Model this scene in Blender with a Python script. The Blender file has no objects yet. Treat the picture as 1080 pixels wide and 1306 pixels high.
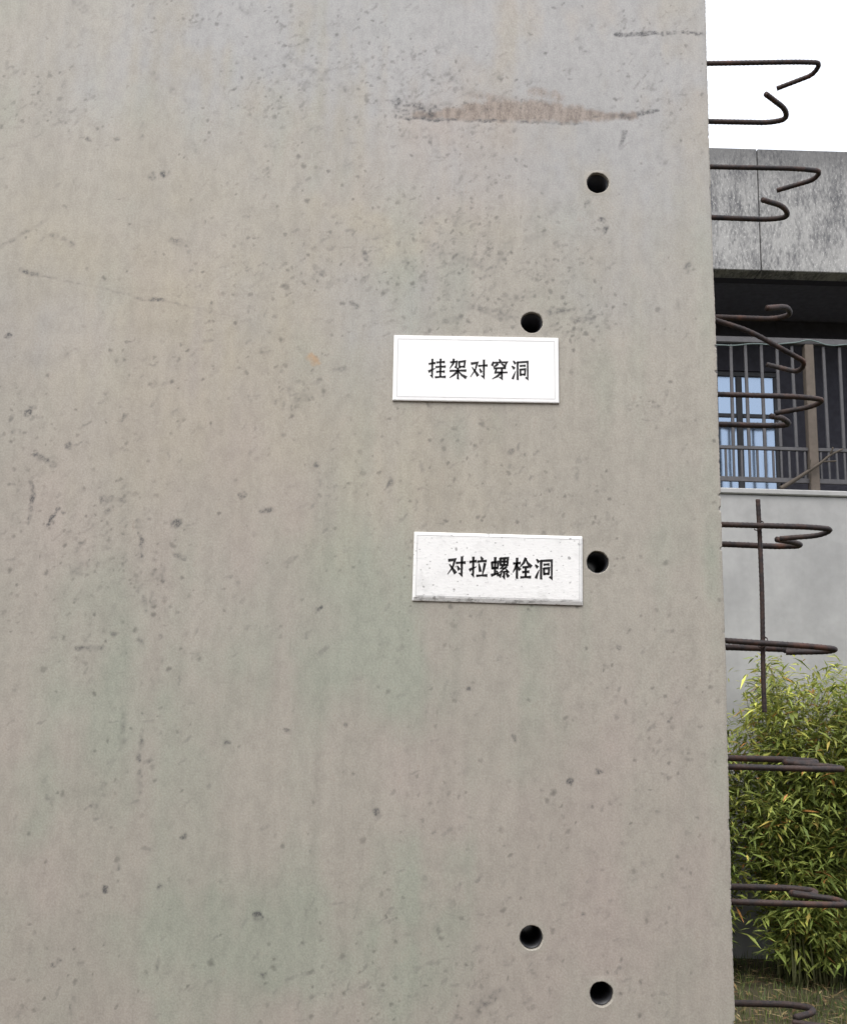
import bpy, bmesh, math, random
import numpy as np
from mathutils import Vector, Matrix

SC = bpy.context.scene
COL = SC.collection
R = math.radians

# ------------------------------------------------------------------ camera
F_PX, PITCH, ROLL, DIST, EYE = 1250.0, R(10.9), R(1.7), 1.35, 1.65
CAM_M = Matrix.Rotation(math.pi / 2 + PITCH, 3, 'X') @ Matrix.Rotation(ROLL, 3, 'Z')
CAM_P = Vector((0, -DIST, EYE))
cd = bpy.data.cameras.new('camera')
cd.sensor_fit = 'VERTICAL'; cd.sensor_height = 24.0; cd.sensor_width = 24.0
cd.lens = 24.0 * F_PX / 1306.0
cd.clip_start = 0.05; cd.clip_end = 1000
cam = bpy.data.objects.new('camera', cd); COL.objects.link(cam)
cam.location = CAM_P; cam.rotation_euler = CAM_M.to_euler()
SC.camera = cam

# ------------------------------------------------------------------ sky, sun, exposure (bright overcast day)
SUN_EL, SUN_AZ = R(58), R(205)          # azimuth from +Y clockwise: behind the photographer, a little left
w = bpy.data.worlds.new('World'); SC.world = w; w.use_nodes = True
nt = w.node_tree; nt.nodes.clear()
sky = nt.nodes.new('ShaderNodeTexSky'); sky.sky_type = 'NISHITA'; sky.sun_disc = False
sky.sun_elevation = SUN_EL; sky.sun_rotation = SUN_AZ; sky.dust_density = 6.0; sky.air_density = 1.0; sky.ozone_density = 1.0
hs = nt.nodes.new('ShaderNodeHueSaturation'); hs.inputs['Saturation'].default_value = 0.22; hs.inputs['Value'].default_value = 1.0
mixc = nt.nodes.new('ShaderNodeMix'); mixc.data_type = 'RGBA'; mixc.inputs[0].default_value = 0.6
mixc.inputs[7].default_value = (7.35, 7.65, 8.35, 1)     # the even cloud layer, in the units of the sky
bg = nt.nodes.new('ShaderNodeBackground'); bg.inputs['Strength'].default_value = 0.12
wo = nt.nodes.new('ShaderNodeOutputWorld')
nt.links.new(sky.outputs[0], hs.inputs['Color']); nt.links.new(hs.outputs[0], mixc.inputs[6])
nt.links.new(mixc.outputs[2], bg.inputs[0]); nt.links.new(bg.outputs[0], wo.inputs[0])

sd = bpy.data.lights.new('sun', 'SUN'); sd.energy = 0.9; sd.angle = R(35); sd.color = (1.0, 0.96, 0.9)
sun = bpy.data.objects.new('sun', sd); COL.objects.link(sun)
sdir = Vector((math.sin(SUN_AZ) * math.cos(SUN_EL), math.cos(SUN_AZ) * math.cos(SUN_EL), math.sin(SUN_EL)))
sun.rotation_euler = sdir.to_track_quat('Z', 'Y').to_euler(); sun.location = sdir * 30
vs = SC.view_settings
SC.display_settings.display_device = 'sRGB'
vs.view_transform = 'Standard'; vs.look = 'None'; vs.gamma = 1.0; vs.use_curve_mapping = False
vs.exposure = 1.05
SC.cycles.max_bounces = 7; SC.cycles.diffuse_bounces = 3; SC.cycles.glossy_bounces = 3; SC.cycles.transmission_bounces = 4; SC.cycles.transparent_max_bounces = 4

# ------------------------------------------------------------------ helpers
def at(u, v, Y):
    """the point at depth Y that the photograph shows at pixel (u, v)"""
    d = CAM_M @ Vector(((u - 540) / F_PX, -(v - 653) / F_PX, -1))
    return CAM_P + d * ((Y - CAM_P.y) / d.y)

def link(name, me, mat=None, parent=None, loc=None):
    o = bpy.data.objects.new(name, me); COL.objects.link(o)
    if mat is not None and me is not None: me.materials.append(mat)
    if loc is not None: o.location = loc
    if parent is not None: o.parent = parent
    return o

def from_bm(name, bm, mat, parent=None, smooth=False, loc=None):
    bmesh.ops.recalc_face_normals(bm, faces=bm.faces[:])
    me = bpy.data.meshes.new(name); bm.to_mesh(me); bm.free()
    if smooth:
        for p in me.polygons: p.use_smooth = True
    return link(name, me, mat, parent, loc)

def tag(o, label=None, cat=None, group=None, kind=None):
    if label: o['label'] = label
    if cat: o['category'] = cat
    if group: o['group'] = group
    if kind: o['kind'] = kind
    return o

def empty(name, loc):
    o = bpy.data.objects.new(name, None); COL.objects.link(o); o.location = loc; return o

def add_box(bm, lo, hi, bev=0.0, seg=1):
    m = Matrix.Translation((Vector(lo) + Vector(hi)) / 2) @ Matrix.Diagonal((*(Vector(hi) - Vector(lo)), 1))
    r = bmesh.ops.create_cube(bm, size=1, matrix=m)
    if bev:
        es = set(e for v in r['verts'] for e in v.link_edges)
        bmesh.ops.bevel(bm, geom=list(es), offset=bev, segments=seg, affect='EDGES', profile=0.5)

def box_obj(name, lo, hi, mat, parent=None, bev=0.0):
    bm = bmesh.new(); c = Vector(((lo[0]+hi[0])/2, (lo[1]+hi[1])/2, lo[2]))
    if parent is not None: c = Vector((0, 0, 0)); 
    p0 = parent_origin(parent)
    add_box(bm, Vector(lo) - p0 - c*(parent is None), Vector(hi) - p0 - c*(parent is None), bev)
    return from_bm(name, bm, mat, parent, loc=c if parent is None else None)

def parent_origin(p):
    v = Vector((0, 0, 0))
    while p is not None: v += p.location; p = p.parent
    return v

def fillet(pts, rad, n=8):
    out = [Vector(pts[0])]
    for i in range(1, len(pts) - 1):
        a, b, c = Vector(pts[i-1]), Vector(pts[i]), Vector(pts[i+1])
        l = min(rad, (b-a).length*0.49, (c-b).length*0.49)
        p, q = b + (a-b).normalized()*l, b + (c-b).normalized()*l
        for k in range(n + 1):
            t = k / n; out.append(p*(1-t)**2 + b*2*t*(1-t) + q*t*t)
    out.append(Vector(pts[-1])); return out

def resample(pts, step):
    out = [pts[0]]; acc = 0.0
    for a, b in zip(pts, pts[1:]):
        L = (b-a).length; d = step - acc
        while d <= L:
            out.append(a.lerp(b, d/L)); d += step
        acc = L - (d - step)
    if (out[-1]-pts[-1]).length > step*0.3: out.append(pts[-1])
    return out

def tube(bm, pts, rad, sides=10, ribs=None, twist=0.0):
    """swept tube; ribs=(pitch, height) gives the raised rings of a deformed bar"""
    n = len(pts); tang = []
    for i in range(n):
        tang.append((pts[min(i+1, n-1)] - pts[max(i-1, 0)]).normalized())
    ref = Vector((0, 0, 1)) if abs(tang[0].z) < 0.9 else Vector((1, 0, 0))
    u = (ref - tang[0]*ref.dot(tang[0])).normalized(); rings = []; s = 0.0
    for i in range(n):
        t = tang[i]; u = (u - t*u.dot(t)).normalized(); v = t.cross(u)
        if i: s += (pts[i]-pts[i-1]).length
        ring = []
        for k in range(sides):
            a = 2*math.pi*k/sides + twist*s
            rr = rad(i/(n-1)) if callable(rad) else rad
            if ribs:
                ph = (s/ribs[0] + 0.5*k/sides) % 1.0      # ribs run aslant round the bar
                rr += ribs[1]*max(0.0, 1-abs(ph-0.5)*4.5)
                if k in (0, sides//2): rr += ribs[1]*0.7
            ring.append(bm.verts.new(pts[i] + (u*math.cos(a) + v*math.sin(a))*rr))
        rings.append(ring)
    for a, b in zip(rings, rings[1:]):
        for k in range(sides):
            bm.faces.new((a[k], a[(k+1) % sides], b[(k+1) % sides], b[k]))
    bm.faces.new(rings[0][::-1]); bm.faces.new(rings[-1])

# ------------------------------------------------------------------ material kit
class NT:
    def __init__(s, name, rough=0.8, spec=0.3):
        s.m = bpy.data.materials.new(name); s.m.use_nodes = True
        s.t = s.m.node_tree; s.b = s.t.nodes['Principled BSDF']
        s.b.inputs['Roughness'].default_value = rough
        s.b.inputs['Specular IOR Level'].default_value = spec
        s.co = s.t.nodes.new('ShaderNodeTexCoord').outputs['Object']
    def n(s, typ, **kw):
        x = s.t.nodes.new(typ)
        for k, v in kw.items(): setattr(x, k, v)
        return x
    def put(s, sock, v):
        if v is None: return
        if isinstance(v, bpy.types.NodeSocket): s.t.links.new(v, sock)
        else: sock.default_value = v
    def mapp(s, scale=(1, 1, 1), rot=(0, 0, 0), loc=(0, 0, 0), src=None):
        x = s.n('ShaderNodeMapping'); s.put(x.inputs[0], src or s.co)
        x.inputs['Scale'].default_value = scale; x.inputs['Rotation'].default_value = rot; x.inputs['Location'].default_value = loc
        return x.outputs[0]
    def noise(s, scale, detail=4, rough=0.55, vec=None, out=0):
        x = s.n('ShaderNodeTexNoise'); s.put(x.inputs['Vector'], vec or s.co)
        x.inputs['Scale'].default_value = scale; x.inputs['Detail'].default_value = detail; x.inputs['Roughness'].default_value = rough
        return x.outputs[out]
    def vor(s, scale, vec=None, rnd=1.0):
        x = s.n('ShaderNodeTexVoronoi'); s.put(x.inputs['Vector'], vec or s.co)
        x.inputs['Scale'].default_value = scale; x.inputs['Randomness'].default_value = rnd
        return x.outputs['Distance'], x.outputs['Color']
    def math(s, op, a, b=0.0, c=None, clamp=False):
        x = s.n('ShaderNodeMath', operation=op, use_clamp=clamp); s.put(x.inputs[0], a); s.put(x.inputs[1], b)
        if c is not None: s.put(x.inputs[2], c)
        return x.outputs[0]
    def ramp(s, f, lo, hi, a=0.0, b=1.0):
        x = s.n('ShaderNodeMapRange', interpolation_type='SMOOTHSTEP'); s.put(x.inputs[0], f)
        for i, v in enumerate((lo, hi, a, b)): s.put(x.inputs[1+i], v)
        return x.outputs[0]
    def mix(s, f, a, b, mode='MIX'):
        x = s.n('ShaderNodeMix', data_type='RGBA', blend_type=mode); s.put(x.inputs[0], f)
        for i, v in ((6, a), (7, b)):
            if isinstance(v, (tuple, list)): v = (*v[:3], 1)
            s.put(x.inputs[i], v)
        return x.outputs[2]
    def sep(s, v):
        x = s.n('ShaderNodeSeparateColor'); s.put(x.inputs[0], v); return x.outputs
    def color(s, c):
        s.put(s.b.inputs['Base Color'], (*c[:3], 1) if isinstance(c, (tuple, list)) else c)
    def bump(s, h, strength=0.3, dist=0.002):
        x = s.n('ShaderNodeBump'); s.put(x.inputs['Height'], h)
        x.inputs['Strength'].default_value = strength; x.inputs['Distance'].default_value = dist
        s.put(s.b.inputs['Normal'], x.outputs[0])

# dark marks on the sample wall: (u0, v0, u1, v1, width px, strength)
MARKS = [
    (785, 44, 850, 42, 5, .75), (850, 42, 905, 43, 4.5, .65),
    (505, 149, 560, 153, 4.5, .7), (560, 153, 660, 155, 4, .6), (660, 155, 745, 158, 4, .5),
    (505, 130, 552, 143, 14, .7), (505, 140, 552, 148, 7, .5), (790, 147, 838, 142, 5, .65), (803, 149, 818, 143, 8, .65), (755, 150, 795, 147, 8, .3),
    (546, 165, 549, 186, 5, .45), (796, 168, 791, 190, 6, .45), (577, 178, 580, 190, 5, .3),
    (28, 345, 48, 350, 6, .6), (48, 350, 165, 376, 3, .32), (175, 380, 208, 384, 5, .6), (208, 384, 320, 408, 3, .3),
    (2, 315, 60, 279, 5, .35), (180, 82, 240, 130, 7, .3), (68, 300, 92, 312, 8, .4),
    (362, 72, 440, 112, 8, .32), (95, 0, 108, 12, 14, .35), (88, 60, 110, 36, 6, .3), (300, 5, 312, 15, 7, .4),
    (210, 221, 211, 222, 8, .8), (195, 223, 194, 225, 9, .55), (112, 178, 114, 179, 5, .7), (149, 178, 151, 177, 5, .6), (180, 177, 182, 175, 5, .6),
    (399, 316, 402, 317, 6, .7), (402, 340, 412, 350, 7, .5), (466, 326, 468, 330, 7, .5), (448, 388, 452, 392, 7, .6), (222, 308, 238, 312, 9, .4),
    (555, 322, 612, 338, 10, .38), (618, 355, 640, 330, 9, .25), (640, 312, 690, 300, 10, .25), (585, 405, 560, 412, 8, .4),
    (600, 392, 664, 408, 9, .45), (692, 402, 722, 396, 8, .4), (728, 409, 752, 406, 6, .5), (640, 380, 690, 376, 10, .22),
    (764, 279, 768, 281, 6, .85), (772, 290, 770, 297, 5, .55), (775, 307, 777, 308, 5, .4), (745, 262, 752, 255, 5, .4),
    (715, 262, 703, 270, 8, .3), (683, 268, 670, 280, 9, .25), (838, 202, 846, 210, 7, .35), (875, 345, 878, 338, 7, .45),
    (40, 617, 42, 640, 5, .55), (42, 640, 37, 668, 5, .5), (77, 641, 63, 670, 4, .65), (80, 652, 82, 654, 4, .6),
    (45, 580, 70, 594, 6, .55), (130, 636, 158, 638, 6, .5), (138, 652, 148, 646, 7, .45), (10, 690, 60, 697, 5, .3),
    (176, 664, 181, 690, 5, .6), (181, 690, 180, 728, 5, .45), (184, 760, 186, 780, 6, .35), (182, 815, 183, 825, 6, .5),
    (198, 730, 214, 746, 7, .5), (222, 670, 230, 664, 7, .5), (189, 660, 190, 661, 5, .5), (224, 708, 234, 712, 6, .4),
    (95, 728, 108, 718, 10, .35), (100, 827, 128, 826, 6, .45), (145, 808, 146, 806, 6, .55), (205, 812, 206, 813, 6, .5),
    (308, 630, 310, 629, 8, .6), (335, 652, 346, 650, 6, .5), (325, 681, 326, 682, 6, .4), (363, 721, 378, 710, 5, .45), (404, 780, 410, 774, 5, .75),
    (87, 567, 89, 568, 7, .6), (36, 528, 40, 520, 7, .6), (20, 550, 26, 551, 8, .5), (85, 452, 96, 446, 6, .5), (10, 430, 12, 428, 6, .7),
    (155, 536, 160, 530, 5, .55), (403, 594, 405, 592, 6, .55), (362, 554, 364, 555, 6, .55), (290, 509, 292, 508, 4, .6), (135, 502, 137, 503, 6, .4),
    (380, 510, 410, 500, 13, .3), (350, 512, 356, 513, 6, .4), (435, 472, 440, 470, 6, .35), (497, 610, 496, 620, 6, .4), (650, 578, 655, 576, 6, .4),
    (158, 905, 157, 955, 6, .4), (180, 945, 178, 970, 6, .55), (178, 985, 177, 1012, 6, .45), (118, 1028, 121, 1030, 7, .5), (60, 1018, 64, 1022, 6, .5),
    (148, 1102, 149, 1104, 7, .55), (205, 1130, 206, 1131, 6, .5), (132, 1132, 135, 1136, 5, .6), (288, 949, 291, 948, 6, .6), (234, 1068, 236, 1066, 6, .55),
    (329, 1168, 331, 1170, 8, .65), (200, 1240, 203, 1226, 5, .4), (70, 1231, 76, 1226, 5, .6), (92, 1290, 96, 1268, 6, .4), (480, 1035, 481, 1034, 6, .8),
    (335, 1242, 337, 1243, 6, .5), (395, 1087, 397, 1088, 5, .45), (440, 923, 441, 924, 5, .5), (365, 932, 368, 933, 5, .45),
    (727, 997, 728, 996, 6, .7), (784, 916, 786, 916, 5, .6), (838, 1037, 839, 1036, 6, .6), (850, 958, 855, 955, 6, .4), (763, 985, 765, 985, 6, .5),
    (597, 880, 598, 880, 5, .55), (541, 1120, 542, 1117, 6, .6), (597, 1042, 598, 1042, 5, .4), (678, 1045, 679, 1046, 5, .5), (742, 1165, 745, 1164, 4, .6),
    (596, 1298, 640, 1264, 11, .35), (645, 1230, 654, 1222, 6, .4), (612, 1288, 622, 1278, 6, .5), (540, 1100, 600, 1108, 12, .2),
    (655, 940, 660, 946, 5, .4), (788, 826, 790, 827, 5, .5), (852, 922, 853, 922, 4, .6), (20, 886, 21, 884, 6, .5),
]

SCARS = [(530, 147, 810, 147, 9, .5), (570, 146, 765, 148, 13, .7), (600, 142, 735, 146, 18, .75), (630, 138, 705, 142, 22, .75), (640, 138, 705, 140, 24, .4), (680, 116, 712, 124, 14, .3), (600, 120, 640, 126, 12, .3)]

def concrete_material():
    k = NT('cast_concrete', 0.78, 0.28)
    # slow tone (blotches left by the pour and the formwork oil, plus painted cool sky light) is stored on the mesh
    def attr(nm):
        x = k.n('ShaderNodeAttribute'); x.attribute_name = nm; return x.outputs['Fac']
    col = k.mix(attr('green'), (.368, .344, .300), (.322, .342, .284))
    col = k.mix(attr('pink'), col, (.388, .338, .306))
    mot = k.noise(1, 3, .68, k.mapp((66, 40, 38)))
    fine = k.noise(400, 2, .6)
    pits, scuff = attr('pits'), attr('scuff')
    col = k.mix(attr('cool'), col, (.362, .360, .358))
    col = k.mix(attr('yellow'), col, (.398, .360, .286))
    v = k.math('MULTIPLY', k.math('ADD', attr('tone'), 1.0), k.ramp(mot, .26, .74, .91, 1.08)); v = k.math('MULTIPLY', v, k.ramp(fine, .25, .75, .905, 1.08))
    fray = fine
    marks = k.ramp(k.math('MULTIPLY', attr('marks'), k.ramp(fray, .30, .66, .55, 1.25)), .05, .85)
    scar = k.ramp(k.math('ADD', attr('scar'), k.math('MULTIPLY', k.math('SUBTRACT', mot, .5), 1.0)), .03, .55)
    scar_m = k.noise(1, 3, .65, k.mapp((95, 20, 30)))
    scar_c = k.mix(k.ramp(k.math('ADD', k.math('MULTIPLY', scar_m, .7), k.math('MULTIPLY', fine, .3)), .36, .62), (.165, .128, .105), (.325, .27, .228))
    c = k.n('ShaderNodeVectorMath', operation='SCALE'); k.put(c.inputs[0], col); k.put(c.inputs['Scale'], v)
    c = k.mix(k.math('MULTIPLY', scar, .8), c.outputs[0], scar_c)
    c = k.mix(scuff, c, (.16, .155, .145))
    c = k.mix(pits, c, (.07, .068, .063))
    c = k.mix(k.math('MULTIPLY', marks, .9), c, (.080, .080, .083))
    c = k.mix(k.math('MULTIPLY', attr('rust'), .8), c, (.46, .28, .14))
    k.color(c)
    k.bump(k.math('ADD', k.math('MULTIPLY', fine, .45), k.math('MULTIPLY', mot, .6)), .26, .0015)
    return k.m

def plain(name, col, rough=.7, spec=.3, metal=0.0, var=.12, scale=20, bump=.0):
    k = NT(name, rough, spec); n = k.noise(scale, 4, .6)
    a = tuple(c*(1-var) for c in col); b = tuple(min(1, c*(1+var)) for c in col)
    k.color(k.mix(k.ramp(n, .3, .7), a, b)); k.b.inputs['Metallic'].default_value = metal
    if bump: k.bump(n, bump, .002)
    return k.m

def rebar_material():
    k = NT('rusty_rebar', .62, .4)
    n, n2 = k.noise(60, 5, .65), k.noise(300, 3, .6)
    c = k.mix(k.ramp(n, .38, .62), (.026, .022, .023), (.055, .034, .028))
    c = k.mix(k.math('MULTIPLY', k.ramp(n2, .55, .75), .5), c, (.085, .07, .068))
    c = k.mix(k.math('MULTIPLY', k.ramp(k.noise(22, 4, .65), .54, .70), .6), c, (.13, .055, .034))
    k.color(c); k.bump(n2, .3, .0006); k.b.inputs['Metallic'].default_value = .2
    return k.m

def weathered_material():
    k = NT('weathered_render', .9, .2)
    run = k.noise(1, 5, .68, k.mapp((9, 4, 1.6)))
    slant = k.noise(1, 5, .7, k.mapp((44, 10, 16), rot=(0, R(-38), 0)))
    blot = k.noise(2.6, 4, .6)
    fleck = k.noise(1, 4, .72, k.mapp((70, 30, 34), rot=(0, R(-30), 0)))
    f = k.math('ADD', k.math('MULTIPLY', run, .32), k.math('MULTIPLY', slant, .48))
    f = k.math('ADD', f, k.math('MULTIPLY', blot, .35))
    c = k.mix(k.ramp(f, .44, .66), (.11, .11, .115), (.34, .335, .325))
    c = k.mix(k.math('MULTIPLY', k.ramp(fleck, .55, .64), .65), c, (.54, .53, .515))
    # algae-dark band that has run down from the coping
    sx = k.n('ShaderNodeSeparateXYZ'); k.put(sx.inputs[0], k.co)
    top = k.math('MULTIPLY', k.ramp(k.math('ADD', sx.outputs[2], k.math('MULTIPLY', blot, .9)), 1.05, 1.55), .6)
    c = k.mix(top, c, (.055, .055, .06))
    k.color(c); k.bump(k.math('ADD', fleck, slant), .5, .006)
    return k.m

def facade_material():
    k = NT('smooth_facade_concrete', .85, .25)
    a = k.noise(1.7, 4, .55); b = k.noise(14, 5, .6); s = k.noise(1, 4, .6, k.mapp((7, 3, .8)))
    c = k.mix(k.ramp(a, .35, .65), (.285, .283, .278), (.345, .342, .335))
    x = k.n('ShaderNodeVectorMath', operation='SCALE'); k.put(x.inputs[0], c)
    k.put(x.inputs['Scale'], k.math('MULTIPLY', k.ramp(b, .3, .7, .95, 1.04), k.ramp(s, .3, .7, .97, 1.025)))
    k.color(x.outputs[0]); k.bump(b, .15, .004); return k.m

def ground_material():
    k = NT('soil_and_turf', .95, .15)
    a, b, c = k.noise(.9, 5, .6), k.noise(9, 5, .65), k.noise(70, 4, .7)
    col = k.mix(k.ramp(b, .35, .65), (.060, .050, .032), (.048, .058, .022))
    col = k.mix(k.ramp(a, .45, .65), col, (.085, .070, .046))
    col = k.mix(k.math('MULTIPLY', k.ramp(c, .5, .7), .5), col, (.13, .11, .075))
    k.color(col); k.bump(k.math('ADD', b, c), .8, .02); return k.m

def leaf_material(name):
    k = NT(name, .5, .35)
    at_ = k.n('ShaderNodeVertexColor'); at_.layer_name = 'tint'
    k.color(at_.outputs[0])
    tr = k.n('ShaderNodeBsdfTranslucent'); k.put(tr.inputs[0], at_.outputs[0])
    mx = k.n('ShaderNodeMixShader'); mx.inputs[0].default_value = .34
    k.t.links.new(k.b.outputs[0], mx.inputs[1]); k.t.links.new(tr.outputs[0], mx.inputs[2])
    out = k.t.nodes['Material Output']; k.t.links.new(mx.outputs[0], out.inputs[0])
    return k.m

def glass_material():
    k = NT('blue_coated_glass', .06, .5)
    n = k.noise(3, 2, .5)
    k.color((.27, .345, .45)); k.b.inputs['Metallic'].default_value = .8
    k.bump(n, .05, .01); return k.m

def plaque_material(name, dirty):
    k = NT(name, .38, .45)
    n = k.noise(18, 4, .6)
    c = k.mix(k.ramp(n, .3, .7), (.86, .86, .85), (.90, .90, .89))
    if dirty:
        cr = k.noise(1, 4, .65, k.mapp((120, 1, 300), rot=(0, R(14), 0)))
        cr2 = k.noise(180, 3, .6)
        d, cc = k.vor(70, k.mapp((1, 0, 1))); s = k.sep(cc)
        sp = k.math('MULTIPLY', k.math('MULTIPLY', k.ramp(k.math('ADD', d, k.math('MULTIPLY', k.math('SUBTRACT', cr2, .5), .5)), .2, .08), .9), k.ramp(s[0], .72, .78))
        d2, cc2 = k.vor(150, k.mapp((1.0, 0, 1.5), rot=(0, R(30), 0))); s2 = k.sep(cc2)
        sp = k.math('MAXIMUM', sp, k.math('MULTIPLY', k.math('MULTIPLY', k.ramp(d2, .3, .1), k.ramp(s2[0], .72, .8)), .8))
        c = k.mix(k.math('MULTIPLY', k.ramp(cr, .56, .66), .35), c, (.5, .5, .5))
        c = k.mix(k.math('MULTIPLY', sp, .75), c, (.20, .195, .19))
        sx = k.n('ShaderNodeSeparateXYZ'); k.put(sx.inputs[0], k.co)
        edge = k.math('MULTIPLY', k.ramp(sx.outputs[2], .012, .003), k.ramp(k.noise(1, 4, .7, k.mapp((70, 1, 190))), .48, .62))
        c = k.mix(k.math('MULTIPLY', edge, .6), c, (.20, .195, .19))
        c = k.mix(k.math('MULTIPLY', k.ramp(k.noise(26, 4, .7), .5, .72), .22), c, (.45, .45, .44))
        k.bump(k.math('ADD', cr, k.math('MULTIPLY', cr2, .5)), .3, .0010)
    else:
        k.bump(n, .05, .001)
    k.color(c); return k.m

M_WALL, M_REBAR, M_WEATHER, M_FACADE, M_GROUND = concrete_material(), rebar_material(), weathered_material(), facade_material(), ground_material()
M_LEAF, M_GLASS = leaf_material('bamboo_leaf'), glass_material()
M_GRASS = leaf_material('grass_blade')
M_SLEEVE = plain('black_plastic_sleeve', (.030, .031, .036), .45, .4)
M_INK = plain('black_ink', (.022, .021, .022), .5, .3)
M_LINE = plain('grey_engraved_line', (.50, .50, .50), .6)
M_WHITE, M_DIRTY = plaque_material('white_acrylic', False), plaque_material('scuffed_white_acrylic', True)
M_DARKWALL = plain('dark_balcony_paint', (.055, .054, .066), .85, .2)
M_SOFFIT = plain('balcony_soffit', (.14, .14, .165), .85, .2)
M_RAIL = plain('grey_rail_steel', (.085, .082, .085), .5, .4, .3)
M_POST = plain('brown_rail_post', (.105, .085, .068), .6, .3)
M_FRAME = plain('dark_window_frame', (.045, .046, .05), .45, .4)
M_CABLE = plain('teal_cable', (.13, .165, .16), .5)
M_BRANCH = plain('dry_branch', (.075, .062, .05), .85)
M_STEM = plain('bamboo_stem', (.10, .105, .045), .6)

# ------------------------------------------------------------------ ground
def make_ground():
    bm = bmesh.new()
    bmesh.ops.create_grid(bm, x_segments=2, y_segments=2, size=250)
    tag(from_bm('ground', bm, M_GROUND), kind='structure')
make_ground()

# ------------------------------------------------------------------ the sample wall with its holes
X_END, THICK, W_TOP, W_LEFT = 0.417, 0.21, 3.05, -2.2
HOLES = [(762, 233, .0165), (678, 411, .0160), (762, 717, .0155), (677.5, 1196, .0150), (767, 1268, .0150)]

GX0, GZ0, GZ1, STEP = -.72, 1.16, 2.79, .0016      # the finely meshed stretch of the front face

def lattice_noise(rs, shape, cell):
    ny, nx = shape; gy, gx = int(ny/cell)+3, int(nx/cell)+3
    g = rs.uniform(-1, 1, (gy, gx)); yy = np.arange(ny)/cell; xx = np.arange(nx)/cell
    y0, x0 = yy.astype(int), xx.astype(int); fy, fx = (yy-y0)[:, None], (xx-x0)[None, :]
    fy, fx = fy*fy*(3-2*fy), fx*fx*(3-2*fx)
    return (g[y0][:, x0]*(1-fx) + g[y0][:, x0+1]*fx)*(1-fy) + (g[y0+1][:, x0]*(1-fx) + g[y0+1][:, x0+1]*fx)*fy

def lattice_noise2(rs, shape, cy, cx):
    ny, nx = shape; g = rs.uniform(-1, 1, (int(ny/cy)+3, int(nx/cx)+3)); yy = np.arange(ny)/cy; xx = np.arange(nx)/cx
    y0, x0 = yy.astype(int), xx.astype(int); fy, fx = (yy-y0)[:, None], (xx-x0)[None, :]
    fy, fx = fy*fy*(3-2*fy), fx*fx*(3-2*fx)
    return (g[y0][:, x0]*(1-fx) + g[y0][:, x0+1]*fx)*(1-fy) + (g[y0+1][:, x0]*(1-fx) + g[y0+1][:, x0+1]*fx)*fy

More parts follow.
